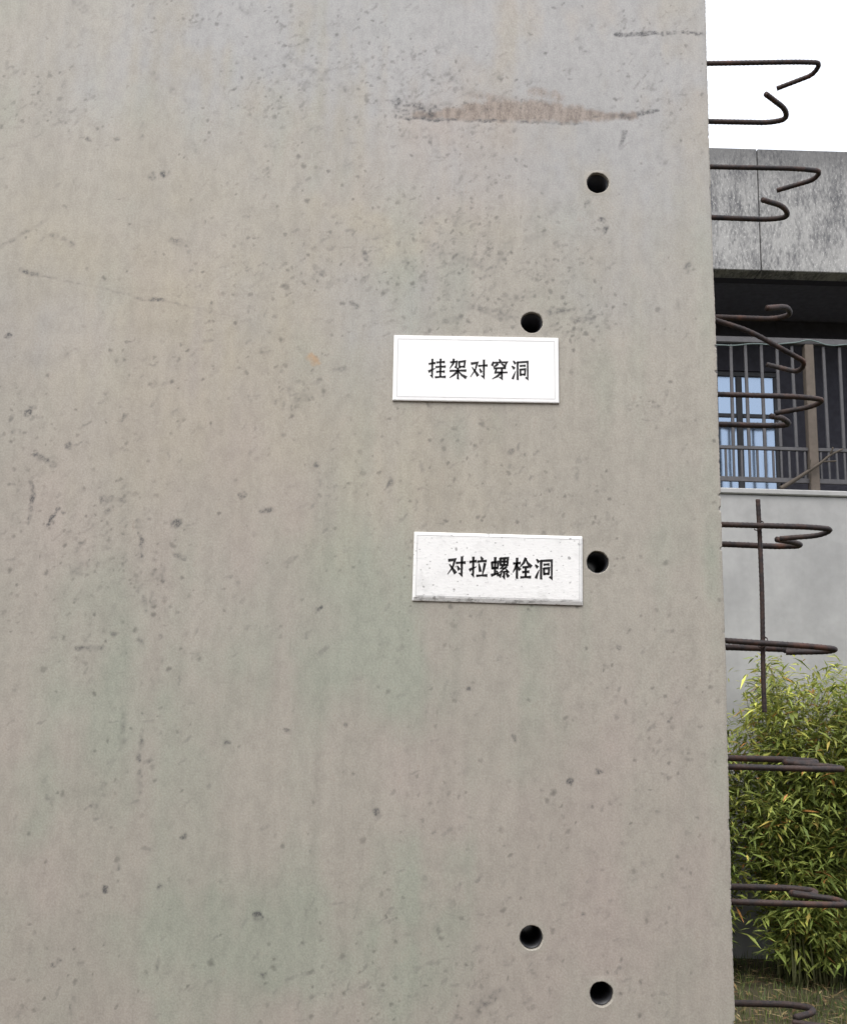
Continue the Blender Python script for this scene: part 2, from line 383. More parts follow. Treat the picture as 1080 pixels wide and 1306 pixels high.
def make_wall():
    rs = np.random.RandomState(4)
    nx, nz = int(round((X_END - .003 - GX0)/STEP)), int(round((GZ1-GZ0)/STEP))
    xs = np.linspace(GX0, X_END - .003, nx+1); zs = np.linspace(GZ0, GZ1, nz+1)
    X, Z = np.meshgrid(xs, zs); shp = X.shape
    wx = (lattice_noise(rs, shp, 14)*.6 + lattice_noise(rs, shp, 2.5)*.6)*.0030
    wz = (lattice_noise(rs, shp, 14)*.6 + lattice_noise(rs, shp, 2.5)*.6)*.0030
    brk = np.clip(.70 + .40*lattice_noise(rs, shp, 9) + .45*lattice_noise(rs, shp, 2.5), .12, 1.2)
    Xw, Zw = X + wx, Z + wz
    def seg(u0, v0, u1, v1, wd, st, rough=True):
        a, b = at(u0, v0, 0), at(u1, v1, 0); w_ = wd*.00112
        i0, i1 = np.searchsorted(xs, (min(a.x, b.x)-w_-.012, max(a.x, b.x)+w_+.012)); j0, j1 = np.searchsorted(zs, (min(a.z, b.z)-w_-.012, max(a.z, b.z)+w_+.012))
        sl = (slice(j0, j1), slice(i0, i1)); px, pz = Xw[sl]-a.x, Zw[sl]-a.z; bx, bz = b.x-a.x, b.z-a.z
        h = np.clip((px*bx + pz*bz)/(bx*bx + bz*bz + 1e-9), 0, 1)
        q = np.clip((1.5 if rough else 1.25)*(1 - np.hypot(px-h*bx, pz-h*bz)/w_), 0, 1)*st
        return sl, (np.clip(q*brk[sl], 0, 1) if rough else q)
    marks, scar, rust = np.zeros(shp), np.zeros(shp), np.zeros(shp)
    for m in MARKS:
        sl, q = seg(*m); marks[sl] = np.maximum(marks[sl], q)
    for m in SCARS:
        sl, q = seg(*m, False); scar[sl] = np.maximum(scar[sl], q)
    sl, q = seg(397, 456, 402, 463, 7, .9); rust[sl] = q
    # scattered bug holes and short slanting scuffs, thicker in some stretches than in others
    zone = np.clip(.42 + .5*lattice_noise(rs, shp, 95) + .35*lattice_noise(rs, shp, 38), 0.05, 1.0)
    for (u, v, ru, rv, g) in ((620, 330, 110, 75, 1.0), (470, 330, 90, 110, .9), (420, 100, 120, 80, .6), (150, 690, 110, 90, .9), (190, 960, 70, 120, .7), (385, 500, 50, 30, 1.2), (560, 120, 140, 60, .7), (40, 560, 60, 90, .8), (600, 1270, 70, 40, .9), (700, 400, 110, 30, .8)):
        c = at(u, v, 0); zone += g*np.exp(-((X-c.x)/(ru*.00112))**2 - ((Z-c.z)/(rv*.00112))**2)
    zone *= np.clip((Z - 1.1)/.9, .68, 1)
    pits, scuff = np.zeros(shp), np.zeros(shp); jj, ii = rs.randint(2, shp[0]-2, 26000), rs.randint(2, shp[1]-2, 26000)
    for j, i in zip(jj, ii):
        if rs.uniform(0, 1.9) > zone[j, i]**1.6: continue
        cx, cz = xs[i] + rs.uniform(-.5, .5)*STEP, zs[j] + rs.uniform(-.5, .5)*STEP
        slant = rs.uniform() < .34
        if slant: a_, ln, wd, st, dst = rs.normal(.75, .45), rs.uniform(.004, .014), rs.uniform(.0010, .0022), rs.uniform(.10, .45), scuff
        else: a_, ln, wd, st, dst = rs.uniform(0, 3.1), rs.uniform(0, .002), abs(rs.normal(0, .0008)) + .0010, rs.uniform(.08, .62)**1.4, pits
        m_ = int((ln/2 + wd)/STEP) + 2; j0, j1, i0, i1 = max(j-m_, 0), j+m_+1, max(i-m_, 0), i+m_+1
        sl = (slice(j0, j1), slice(i0, i1)); px, pz = Xw[sl]-cx, Zw[sl]-cz; dx, dz = math.cos(a_), math.sin(a_)
        h = np.clip(px*dx + pz*dz, -ln/2, ln/2); d = np.hypot(px-h*dx, pz-h*dz)/wd
        q = np.clip(1.6*(1-d*.62), 0, 1)*st*(brk[sl] if slant else 1)
        dst[sl] = np.maximum(dst[sl], np.clip(q, 0, .8))
    # cement-tone blotches of the pour, painted sky tint (cool), and faint upright run marks
    def field(cx, cz):
        return sum(lattice_noise2(rs, shp, cz/2**o, cx/2**o)*.55**o for o in range(4))
    def blots(lst):
        f = np.zeros(shp); wa, wb = lattice_noise(rs, shp, 60)*.05 + lattice_noise(rs, shp, 20)*.018, lattice_noise(rs, shp, 60)*.05 + lattice_noise(rs, shp, 20)*.018
        for (u, v, ru, rv, g) in lst:
            c = at(u, v, 0); f += g*np.exp(-(((X+wa-c.x)/(ru*.00112))**2 + ((Z+wb-c.z)/(rv*.00112))**2)**1.3)
        f *= np.clip(.85 + .5*field(40, 60) + .35*lattice_noise2(rs, shp, 150, 10), .15, 1.4)      # broken up along the run of the water
        return np.clip(f, 0, .85)
    green = np.clip(blots([(450, 830, 150, 70, .6), (230, 850, 90, 60, .5), (130, 960, 80, 70, .5), (560, 1150, 120, 130, .7), (470, 1250, 120, 70, .6), (330, 1190, 90, 70, .6), (620, 930, 120, 60, .5), (700, 800, 100, 60, .4), (180, 780, 70, 60, .5), (60, 1000, 60, 50, .4), (310, 740, 120, 50, .5), (480, 700, 60, 100, .4), (140, 1240, 90, 50, .4), (120, 130, 110, 60, .35), (880, 760, 40, 90, .4)]) + .40*field(85, 120) + .30*lattice_noise2(rs, shp, 190, 16) - .05, 0, .8)
    pink = np.clip(.5*field(150, 210) + blots([(40, 180, 70, 60, .4), (60, 640, 110, 130, .4), (520, 1010, 130, 60, .35), (820, 1150, 110, 120, .45), (270, 1290, 180, 50, .35), (840, 880, 80, 120, .4), (300, 960, 90, 60, .3)]) - .06, 0, .75)
    cool = blots([(700, 40, 420, 110, .9), (300, 60, 260, 130, .7), (820, 220, 160, 160, .6), (620, 190, 220, 90, .45), (470, 390, 110, 80, .5), (60, 420, 100, 60, .3)])  # bluish sky light along the top painted in, among cooler blotches
    yellow = blots([(110, 330, 150, 70, .45), (300, 400, 150, 90, .5), (480, 300, 130, 24, .5), (250, 210, 120, 50, .3), (560, 620, 160, 120, .3), (260, 560, 200, 130, .35)])
    tone = .022*lattice_noise(rs, (1, shp[1]), 14) + .016*lattice_noise(rs, (1, shp[1]), 5) + np.zeros(shp)
    tone += .030*lattice_noise2(rs, shp, 260, 9) + .022*lattice_noise2(rs, shp, 120, 4)
    tone = tone*(.6 + .6*lattice_noise(rs, shp, 120)) + .018*lattice_noise(rs, shp, 45)
    Y = .00025*pits + .0004*scar + .0001*marks
    Y += .0005*lattice_noise(rs, shp, 85) + .00025*lattice_noise(rs, shp, 30)          # the face is not dead flat
    verts = np.stack([X, Y, Z], -1).reshape(-1, 3)
    idx = np.arange((nx+1)*(nz+1)).reshape(nz+1, nx+1); keep = np.ones((nz, nx), bool)
    extra_v, extra_f, base = [], [], len(verts); HW = 13
    def add(v): extra_v.append(v); return base + len(extra_v) - 1
    holes = []
    for (u, v, r) in HOLES:
        c = at(u, v, 0); i, j = int(round((c.x-xs[0])/(xs[1]-xs[0]))), int(round((c.z-zs[0])/(zs[1]-zs[0])))
        keep[j-HW:j+HW, i-HW:i+HW] = False
        rim = [(j-HW, i-HW+k) for k in range(2*HW)] + [(j-HW+k, i+HW) for k in range(2*HW)] + [(j+HW, i+HW-k) for k in range(2*HW)] + [(j+HW-k, i-HW) for k in range(2*HW)]
        outer = [int(idx[p]) for p in rim]; n = len(rim); ang = [math.atan2(zs[p[0]]-c.z, xs[p[1]]-c.x) for p in rim]
        rr = [r*(1 + .014*math.sin(3*t+u) + .010*math.sin(7*t+v) + .014*rs.uniform(-1, 1)) for t in ang]
        rings = []
        for (dr, y) in ((.0011, 0), (.0004, .0003), (0, .0014), (0, THICK-.003), (.003, THICK)):
            rings.append([add((c.x + (q+dr)*math.cos(t), y, c.z + (q+dr)*math.sin(t))) for q, t in zip(rr, ang)])
        chain = [outer] + rings
        for a, b in zip(chain, chain[1:]):
            for k in range(n): extra_f.append((a[k], a[(k+1) % n], b[(k+1) % n], b[k]))
        holes.append((c, r, rings[-1]))
    q = np.stack([idx[:-1, :-1], idx[:-1, 1:], idx[1:, 1:], idx[1:, :-1]], -1)[keep]
    # rounded arris, end face and the coarse rest of the block
    right = [int(t) for t in idx[:, -1]]; wob = .0009*np.cumsum(rs.uniform(-1, 1, nz+1))*.12; wob -= np.linspace(wob[0], wob[-1], nz+1); wob += rs.uniform(-.0004, .0003, nz+1)
    chip = np.clip(lattice_noise(rs, (nz+1, 9), 6)[:, 4] - .52, 0, 1)*.0055
    prev = right
    for (dx, y) in ((.002, .0004), (.003, .0012), (.0033, .0035), (.0033, THICK)):
        cur = [add((xs[-1] + dx + wob[j] - chip[j]*(1 if y < .003 else .4 if y < .01 else 0), y + chip[j]*.6*(y < .01), zs[j])) for j in range(nz+1)]
        for j in range(nz): extra_f.append((prev[j], cur[j], cur[j+1], prev[j+1]))
        prev = cur
    def quad(*p): extra_f.append(tuple(add(t) for t in p))
    XE = X_END + .0003
    for z0, z1 in ((0, GZ0), (GZ1, W_TOP)):
        quad((W_LEFT, 0, z0), (XE, 0, z0), (XE, 0, z1), (W_LEFT, 0, z1)); quad((XE, 0, z0), (XE, THICK, z0), (XE, THICK, z1), (XE, 0, z1))
        quad((XE, THICK, z0), (W_LEFT, THICK, z0), (W_LEFT, THICK, z1), (XE, THICK, z1))
    quad((W_LEFT, 0, GZ0), (GX0, 0, GZ0), (GX0, 0, GZ1), (W_LEFT, 0, GZ1))
    quad((W_LEFT, 0, W_TOP), (XE, 0, W_TOP), (XE, THICK, W_TOP), (W_LEFT, THICK, W_TOP)); quad((W_LEFT, THICK, 0), (W_LEFT, 0, 0), (W_LEFT, 0, W_TOP), (W_LEFT, THICK, W_TOP))
    # back face in strips that leave the holes open
    hw = .026; zc = sorted({GZ0, GZ1} | {h[0].z - hw for h in holes} | {h[0].z + hw for h in holes})
    for z0, z1 in zip(zc, zc[1:]):
        cuts = sorted((h[0].x-hw, h[0].x+hw) for h in holes if h[0].z-hw < (z0+z1)/2 < h[0].z+hw); x = W_LEFT
        for a, b in cuts + [(XE, XE)]:
            quad((a, THICK, z0), (x, THICK, z0), (x, THICK, z1), (a, THICK, z1)); x = b
    for c, r, ring in holes:
        n = len(ring); sq = []
        for k in range(n):
            p = extra_v[ring[k]-base]; dx, dz = p[0]-c.x, p[2]-c.z; f = hw/max(abs(dx), abs(dz)); sq.append(add((c.x+dx*f, THICK, c.z+dz*f)))
        for k in range(n): extra_f.append((ring[k], ring[(k+1) % n], sq[(k+1) % n], sq[k]))
    V = np.concatenate([verts, np.array(extra_v)]); E_ = np.array(extra_f, int); faces = np.concatenate([q, E_])
    me = bpy.data.meshes.new('concrete_wall'); nf = len(faces)
    me.vertices.add(len(V)); me.vertices.foreach_set('co', V.astype(np.float32).ravel())
    me.loops.add(nf*4); me.loops.foreach_set('vertex_index', faces.astype(np.int32).ravel())
    me.polygons.add(nf); me.polygons.foreach_set('loop_start', np.arange(0, nf*4, 4, dtype=np.int32)); me.polygons.foreach_set('loop_total', np.full(nf, 4, np.int32))
    me.update(calc_edges=True); me.validate()
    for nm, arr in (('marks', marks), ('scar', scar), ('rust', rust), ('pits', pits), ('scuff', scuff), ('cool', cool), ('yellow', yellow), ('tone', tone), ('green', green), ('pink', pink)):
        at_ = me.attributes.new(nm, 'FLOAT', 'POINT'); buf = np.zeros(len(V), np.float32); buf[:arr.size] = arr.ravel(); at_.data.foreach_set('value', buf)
    sm = np.ones(nf, bool); me.polygons.foreach_set('use_smooth', np.concatenate([np.ones(len(q), bool), np.zeros(len(E_), bool)]))
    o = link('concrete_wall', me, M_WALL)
    tag(o, 'large grey precast concrete wall panel with bolt holes and steel bars sticking out of its edge', 'wall')
    for (u, v, r) in HOLES:                    # plastic sleeve lining each hole
        c = at(u, v, 0); bm = bmesh.new(); n = 40
        rings = []
        for (rr, y) in ((r*.965, .006), (r*.965, THICK-.006), (r*.90, THICK-.006), (r*.90, .006)):
            rings.append([bm.verts.new((rr*math.cos(2*math.pi*k/n), y, rr*math.sin(2*math.pi*k/n))) for k in range(n)])
        for a, b in zip(rings, rings[1:] + rings[:1]):
            for k in range(n): bm.faces.new((a[k], a[(k+1) % n], b[(k+1) % n], b[k]))
        s = from_bm('hole_sleeve', bm, M_SLEEVE, o, smooth=True, loc=(c.x, 0, c.z))
        tag(s, 'dark sleeve lining a round through hole')
    return o
WALL = make_wall()

# hooked bars: pixel path with the depth of every point behind the wall's front face
FR, RE = .030, .180
BARS = [
    ('front', [(904, 82, FR), (1018, 79, FR), (1046, 80, .042), (1037, 95, .062), (990, 113, .092)]),
    ('rear',  [(905, 155.5, RE), (980, 156.5, RE), (1003, 152, .160), (1001, 139, .135), (976, 120, .095)]),
    ('front', [(908, 213, FR), (1015, 215, FR), (1046, 218, .042), (1038, 229, .062), (990, 243, .092)]),
    ('rear',  [(909, 277, RE), (978, 280, RE), (1006, 277, .165), (999, 263, .135), (972, 255, .105)]),
    ('rear',  [(912, 404, RE), (985, 407, RE), (1008, 402, .160), (1004, 391, .130), (977, 393, .105)]),
    ('bent',  [(912, 398, FR), (955, 422, FR), (1000, 447, .035), (1027, 462, .055), (1018, 475, .075), (978, 465, .110)]),
    ('front', [(915, 503, FR), (1020, 506, FR), (1052, 510, .045), (1034, 519, .07), (988, 527, .098)]),
    ('rear',  [(915, 541, RE), (980, 543, RE), (1008, 542, .160), (998, 533, .130), (983, 531, .110)]),
    ('front', [(918, 669, FR), (1030, 672, FR), (1062, 675, .045), (1045, 683, .07), (994, 687, .098)]),
    ('rear',  [(918, 693, RE), (990, 697, RE), (1024, 696, .160), (1010, 691, .140), (990, 688, .115)]),
    ('front', [(921, 816, FR), (1030, 824, FR), (1068, 828, .045), (1055, 831, .07), (1002, 832, .098)]),
    ('rear',  [(921, 825, RE), (1000, 828, RE), (1040, 830, .160), (1035, 829, .14), (1000, 829, .115)]),
    ('front', [(928, 978, FR), (1045, 981, FR), (1078, 981, .045), (1060, 978, .07), (1012, 974, .098)]),
    ('rear',  [(928, 967, RE), (1010, 969, RE), (1045, 972, .160), (1030, 974, .14), (1000, 972, .11)]),
    ('front', [(932, 1150, FR), (1050, 1154, FR), (1082, 1154, .045), (1066, 1147, .07), (1010, 1140, .098)]),
    ('rear',  [(931, 1131, RE), (1010, 1133, RE), (1042, 1137, .160), (1034, 1143, .14), (1008, 1139, .115)]),
    ('rear',  [(936, 1280, RE), (1005, 1281, RE), (1036, 1286, .160), (1036, 1292, .14), (1013, 1298, .12)]),
    ('front', [(936, 1322, FR), (1050, 1326, FR), (1082, 1324, .045), (1070, 1312, .07), (1010, 1304, .098)]),
]
def make_bars():
    for i, (kind, q) in enumerate(BARS):
        pts = [at(*p) for p in q]
        pts[0] = Vector((X_END - .05, pts[0].y, pts[0].z - (pts[1].z - pts[0].z)*.2))
        if kind == 'bent': pts.insert(0, Vector((X_END - .08, FR, pts[0].z + .03)))
        path = resample(fillet(pts, .022), .0022)
        bm = bmesh.new(); tube(bm, path, .0037 if kind != 'rear' else .0043, 10, ribs=(.0072, .0005))
        o = from_bm('rebar_hook', bm, M_REBAR, WALL, smooth=True)
        tag(o, 'bent down dark steel bar with hooked end' if kind == 'bent' else 'dark rusty ribbed steel bar with hooked end')
make_bars()

def make_rod():
    a, b = at(966, 637, .0395), at(975, 890, .0395)
    b = a + (b - a)*1.07
    base = Vector((b.x, b.y, b.z)); root = empty('steel_rod', base)
    mid = [a + (b-a)*t + Vector((.0012*math.sin(t*5), .0006*math.sin(t*9), 0)) for t in [i/8 for i in range(9)]]
    bm = bmesh.new(); tube(bm, resample([p - base for p in mid], .0022), .0030, 10, ribs=(.0065, .0005))
    from_bm('bar', bm, M_REBAR, root, smooth=True)
    for (u, v) in ((967.3, 671), (972.5, 820)):          # tie wire round the crossings
        c = at(u, v, .036) - base; bm = bmesh.new(); pts = []
        for k in range(40):
            t = k/39*2*math.pi*2.2
            pts.append(c + Vector((.0062*math.cos(t), .0075*math.sin(t), .0075*math.sin(t + .9) + .001*k/39)))
        tube(bm, pts, .0006, 6)
        from_bm('tie_wire', bm, M_REBAR, root, smooth=True)
    tag(root, 'thin upright steel rod tied across the hooked bars beside the wall edge', 'rod')
make_rod()

# ------------------------------------------------------------------ lettering, stroke by stroke in a brush hand
H, S, P_, N_, D, G, T, O = 'h', 's', 'p', 'n', 'd', 'g', 't', 'o'     # level, upright, left sweep, right sweep, dot, hook, flick, corner
GLYPH = {
 'hang': [(H, .3,7.2, 3.8,7.7), (G, 2.2,9.6, 2.2,.8, 1.2,1.5), (T, .2,3.4, 3.8,5.0), (H, 4.6,8.0, 9.2,8.3), (S, 6.9,9.7, 6.9,5.9), (H, 4.2,5.7, 9.7,6.0), (H, 4.7,3.3, 9.2,3.5), (S, 6.9,5.2, 6.9,.9), (H, 4.0,.6, 9.8,.9)],
 'frame': [(O, .6,8.2, 4.3,8.5, 4.0,5.6, 3.2,5.9), (P_, 2.5,9.8, 2.3,7.6, .4,5.2), (S, 5.6,8.6, 5.9,5.5), (O, 5.6,8.5, 9.0,8.8, 8.6,5.8), (H, 5.9,6.0, 8.7,6.1), (H, .4,3.9, 9.6,4.2), (S, 5.0,5.4, 5.0,0), (P_, 4.8,3.8, 2.8,1.9, .4,.6), (N_, 5.2,3.8, 7.2,1.9, 9.7,.7)],
 'pair': [(P_, .6,7.7, 4.2,8.1, 3.0,4.5, .3,1.2), (N_, 1.2,5.8, 2.8,4.0, 4.5,1.8), (H, 4.8,6.6, 9.8,6.9), (G, 7.9,9.6, 7.9,.8, 6.4,1.8), (D, 5.5,5.1, 6.5,3.5)],
 'pierce': [(D, 4.8,10, 5.4,9.0), (D, 1.3,8.7, .8,6.9), (O, 1.2,8.3, 9.2,8.6, 8.3,7.3), (P_, 3.9,7.8, 3.0,6.9, 1.5,6.2), (D, 6.0,7.9, 8.3,6.4), (H, 1.8,5.5, 8.4,5.8), (O, 3.2,5.5, 2.6,3.4, 9.3,3.6), (G, 6.3,5.6, 6.3,.4, 4.8,1.1), (P_, 6.0,3.5, 3.8,1.6, .9,.3)],
 'hole': [(D, .9,9.3, 2.1,8.1), (D, .2,6.7, 1.5,5.6), (T, .6,.5, 2.3,4.3), (S, 3.4,8.9, 3.4,.1), (O, 3.4,8.7, 9.2,9.0, 9.2,.4, 8.0,1.2), (H, 4.8,6.9, 7.8,7.1), (S, 4.9,5.3, 5.1,2.2), (O, 4.9,5.1, 7.8,5.3, 7.5,2.4), (H, 5.1,2.6, 7.6,2.7)],
 'pull': [(H, .3,7.2, 3.8,7.7), (G, 2.2,9.6, 2.2,.8, 1.2,1.5), (T, .2,3.4, 3.8,5.0), (D, 6.3,9.8, 7.1,8.5), (H, 4.5,7.5, 9.3,7.9), (D, 5.3,6.5, 6.1,2.9), (P_, 8.5,6.7, 8.0,4.0, 7.2,1.2), (H, 4.1,.8, 9.8,1.1)],
 'spiral': [(S, .5,7.4, .8,4.2), (O, .5,7.3, 3.9,7.6, 3.6,4.6), (H, .8,4.6, 3.7,4.8), (S, 2.2,9.7, 2.2,1.7), (T, .2,1.2, 4.0,2.2), (D, 3.2,3.3, 4.1,1.2), (S, 5.0,9.4, 5.2,6.0), (O, 5.0,9.3, 9.2,9.5, 8.9,6.1), (H, 5.1,7.8, 9.0,7.9), (S, 7.1,9.3, 7.1,6.2), (H, 5.2,6.2, 8.9,6.3), (O, 6.9,6.0, 5.4,4.6, 7.6,4.7), (O, 8.4,5.4, 5.0,2.8, 9.0,3.3), (D, 8.2,4.3, 9.3,2.7), (G, 7.1,3.0, 7.1,.2, 6.2,.8), (D, 5.8,2.3, 4.7,.7), (D, 8.2,2.3, 9.5,.8)],
 'bolt': [(H, .2,7.1, 4.0,7.4), (S, 2.2,9.7, 2.2,.1), (P_, 2.1,7.0, 1.4,5.0, .1,3.0), (D, 2.5,5.7, 3.8,4.2), (P_, 6.9,9.8, 5.8,7.4, 3.9,5.6), (N_, 6.9,9.5, 8.0,7.4, 9.9,5.8), (H, 5.3,5.4, 8.6,5.7), (H, 5.2,3.1, 8.7,3.4), (S, 6.95,5.5, 6.95,.9), (H, 4.2,.6, 9.7,.9)],
}
WID = {H: (.95, .72, 1.1), S: (1.15, .95, 1.05), P_: (1.15, .95, .25), N_: (.45, .95, 1.5), D: (.45, 1.0, 1.35), G: (1.1, 1.0, .3), T: (1.2, .8, .25), O: (.85, .95, .7)}
def stroke(bm, s, ox, oy, w, h, z, weight):
    kind = s[0]; q = [Vector((s[i], s[i+1], 0)) for i in range(1, len(s), 2)]
    if len(q) == 2: q = [q[0], (q[0]+q[1])/2, q[1]]
    n = len(q); a, b, c = WID[kind]; L, Rr = [], []
    for i, p in enumerate(q):
        t0 = (q[i]-q[i-1]).normalized() if i else (q[1]-q[0]).normalized()
        t1 = (q[i+1]-q[i]).normalized() if i < n-1 else t0
        nn = Vector((-(t0+t1).y, (t0+t1).x, 0)).normalized()
        m = 1/max(.55, nn.dot(Vector((-t0.y, t0.x, 0))))
        f = i/(n-1); wd = (a + (b-a)*f*2 if f < .5 else b + (c-b)*(f-.5)*2)*.5*weight*m
        e = -t0*.25 if i == 0 else (t0*.25 if i == n-1 else Vector())
        if i in (0, n-1): e = e + Vector((.06, -.1, 0))
        L.append(p + e + nn*wd); Rr.append(p + e*.6 - nn*wd)
    def P(v, y): return bm.verts.new((ox + v.x/10*w, y, oy + v.y/10*h))
    fr = [(P(l, -z), P(r, -z)) for l, r in zip(L, Rr)]; bk = [(P(l, 0), P(r, 0)) for l, r in zip(L, Rr)]
    for i in range(n-1):
        bm.faces.new((fr[i][0], fr[i+1][0], fr[i+1][1], fr[i][1]))
        bm.faces.new((fr[i][0], bk[i][0], bk[i+1][0], fr[i+1][0])); bm.faces.new((fr[i][1], fr[i+1][1], bk[i+1][1], bk[i][1]))
    bm.faces.new((fr[0][0], fr[0][1], bk[0][1], bk[0][0])); bm.faces.new((fr[-1][0], bk[-1][0], bk[-1][1], fr[-1][1]))

def make_sign(corners, glyphs, tx0, tx1, ty0, ty1, mat, rim, slope, thick, foot, label, ink=1.0):
    """corners: pixel TL, TR, BR, BL; text box in fractions of the plate"""
    c = [at(u, v, 0) for u, v in corners]
    W = ((c[1]-c[0]).length + (c[2]-c[3]).length)/2; Hh = ((c[3]-c[0]).length + (c[2]-c[1]).length)/2
    base = (c[2] + c[3])/2; ang = math.atan2((c[1]-c[0] + c[2]-c[3]).z, (c[1]-c[0] + c[2]-c[3]).x)
    root = empty('sign_plaque', (base.x, -.0006, base.z)); root.rotation_euler = (0, -ang, 0)
    T_ = thick
    bm = bmesh.new()
    def ring(dx0, dz0, y, dz1=None):
        dz1 = dz0 if dz1 is None else dz1
        return [bm.verts.new(p) for p in ((-W/2+dx0, y, dz1), (W/2-dx0, y, dz1), (W/2-dx0, y, Hh-dz0), (-W/2+dx0, y, Hh-dz0))]
    rings = [ring(0, 0, 0), ring(0, 0, -T_*(1-slope)), ring(rim, rim, -T_, rim*foot)]
    for a, b in zip(rings, rings[1:]):
        for k in range(4): bm.faces.new((a[k], a[(k+1) % 4], b[(k+1) % 4], b[k]))
    bm.faces.new(rings[0][::-1]); bm.faces.new(rings[-1])
    bmesh.ops.bevel(bm, geom=[e for e in bm.edges], offset=.0005, segments=2, affect='EDGES')
    from_bm('plate', bm, mat, root)
    bm = bmesh.new(); g0, lw = .0058 if slope < .5 else rim + .0012, .00055
    z1 = g0 if slope < .5 else rim*foot + .0012
    for (x0, x1, a0, a1) in ((-W/2+g0, W/2-g0, Hh-g0-lw, Hh-g0), (-W/2+g0, W/2-g0, z1, z1+lw), (-W/2+g0, -W/2+g0+lw, z1+lw, Hh-g0-lw), (W/2-g0-lw, W/2-g0, z1+lw, Hh-g0-lw)):
        add_box(bm, (x0, -T_-.00015, a0), (x1, -T_+.0004, a1))
    from_bm('border_line', bm, M_LINE, root)
    n = len(glyphs); pitch = (tx1-tx0)*W/n; cw = pitch*.84
    for i, gname in enumerate(glyphs):
        bm = bmesh.new()
        for s in GLYPH[gname]:
            stroke(bm, s, 0, 0, cw, (ty1-ty0)*Hh, .0002, ink)
        from_bm('letter', bm, M_INK, root, loc=(-W/2 + tx0*W + i*pitch + pitch*.08, -T_ - .00005, ty0*Hh))
    return tag(root, label, 'sign', 'white labels on the sample wall')
make_sign([(503, 428), (713, 432), (712, 515), (501, 512)], ['hang', 'frame', 'pair', 'pierce', 'hole'], .202, .830, .345, .650, M_WHITE, .0010, .3, .0032, 1.2,
          'clean white plaque with five black characters just below the second hole from the top', 1.15)
make_sign([(528, 678), (743, 685), (742, 772), (526, 767)], ['pair', 'pull', 'spiral', 'bolt', 'hole'], .190, .835, .360, .665, M_DIRTY, .0034, .6, .0040, 1.7,
          'scuffed speckled white plaque with five black characters left of the middle hole', 1.3)

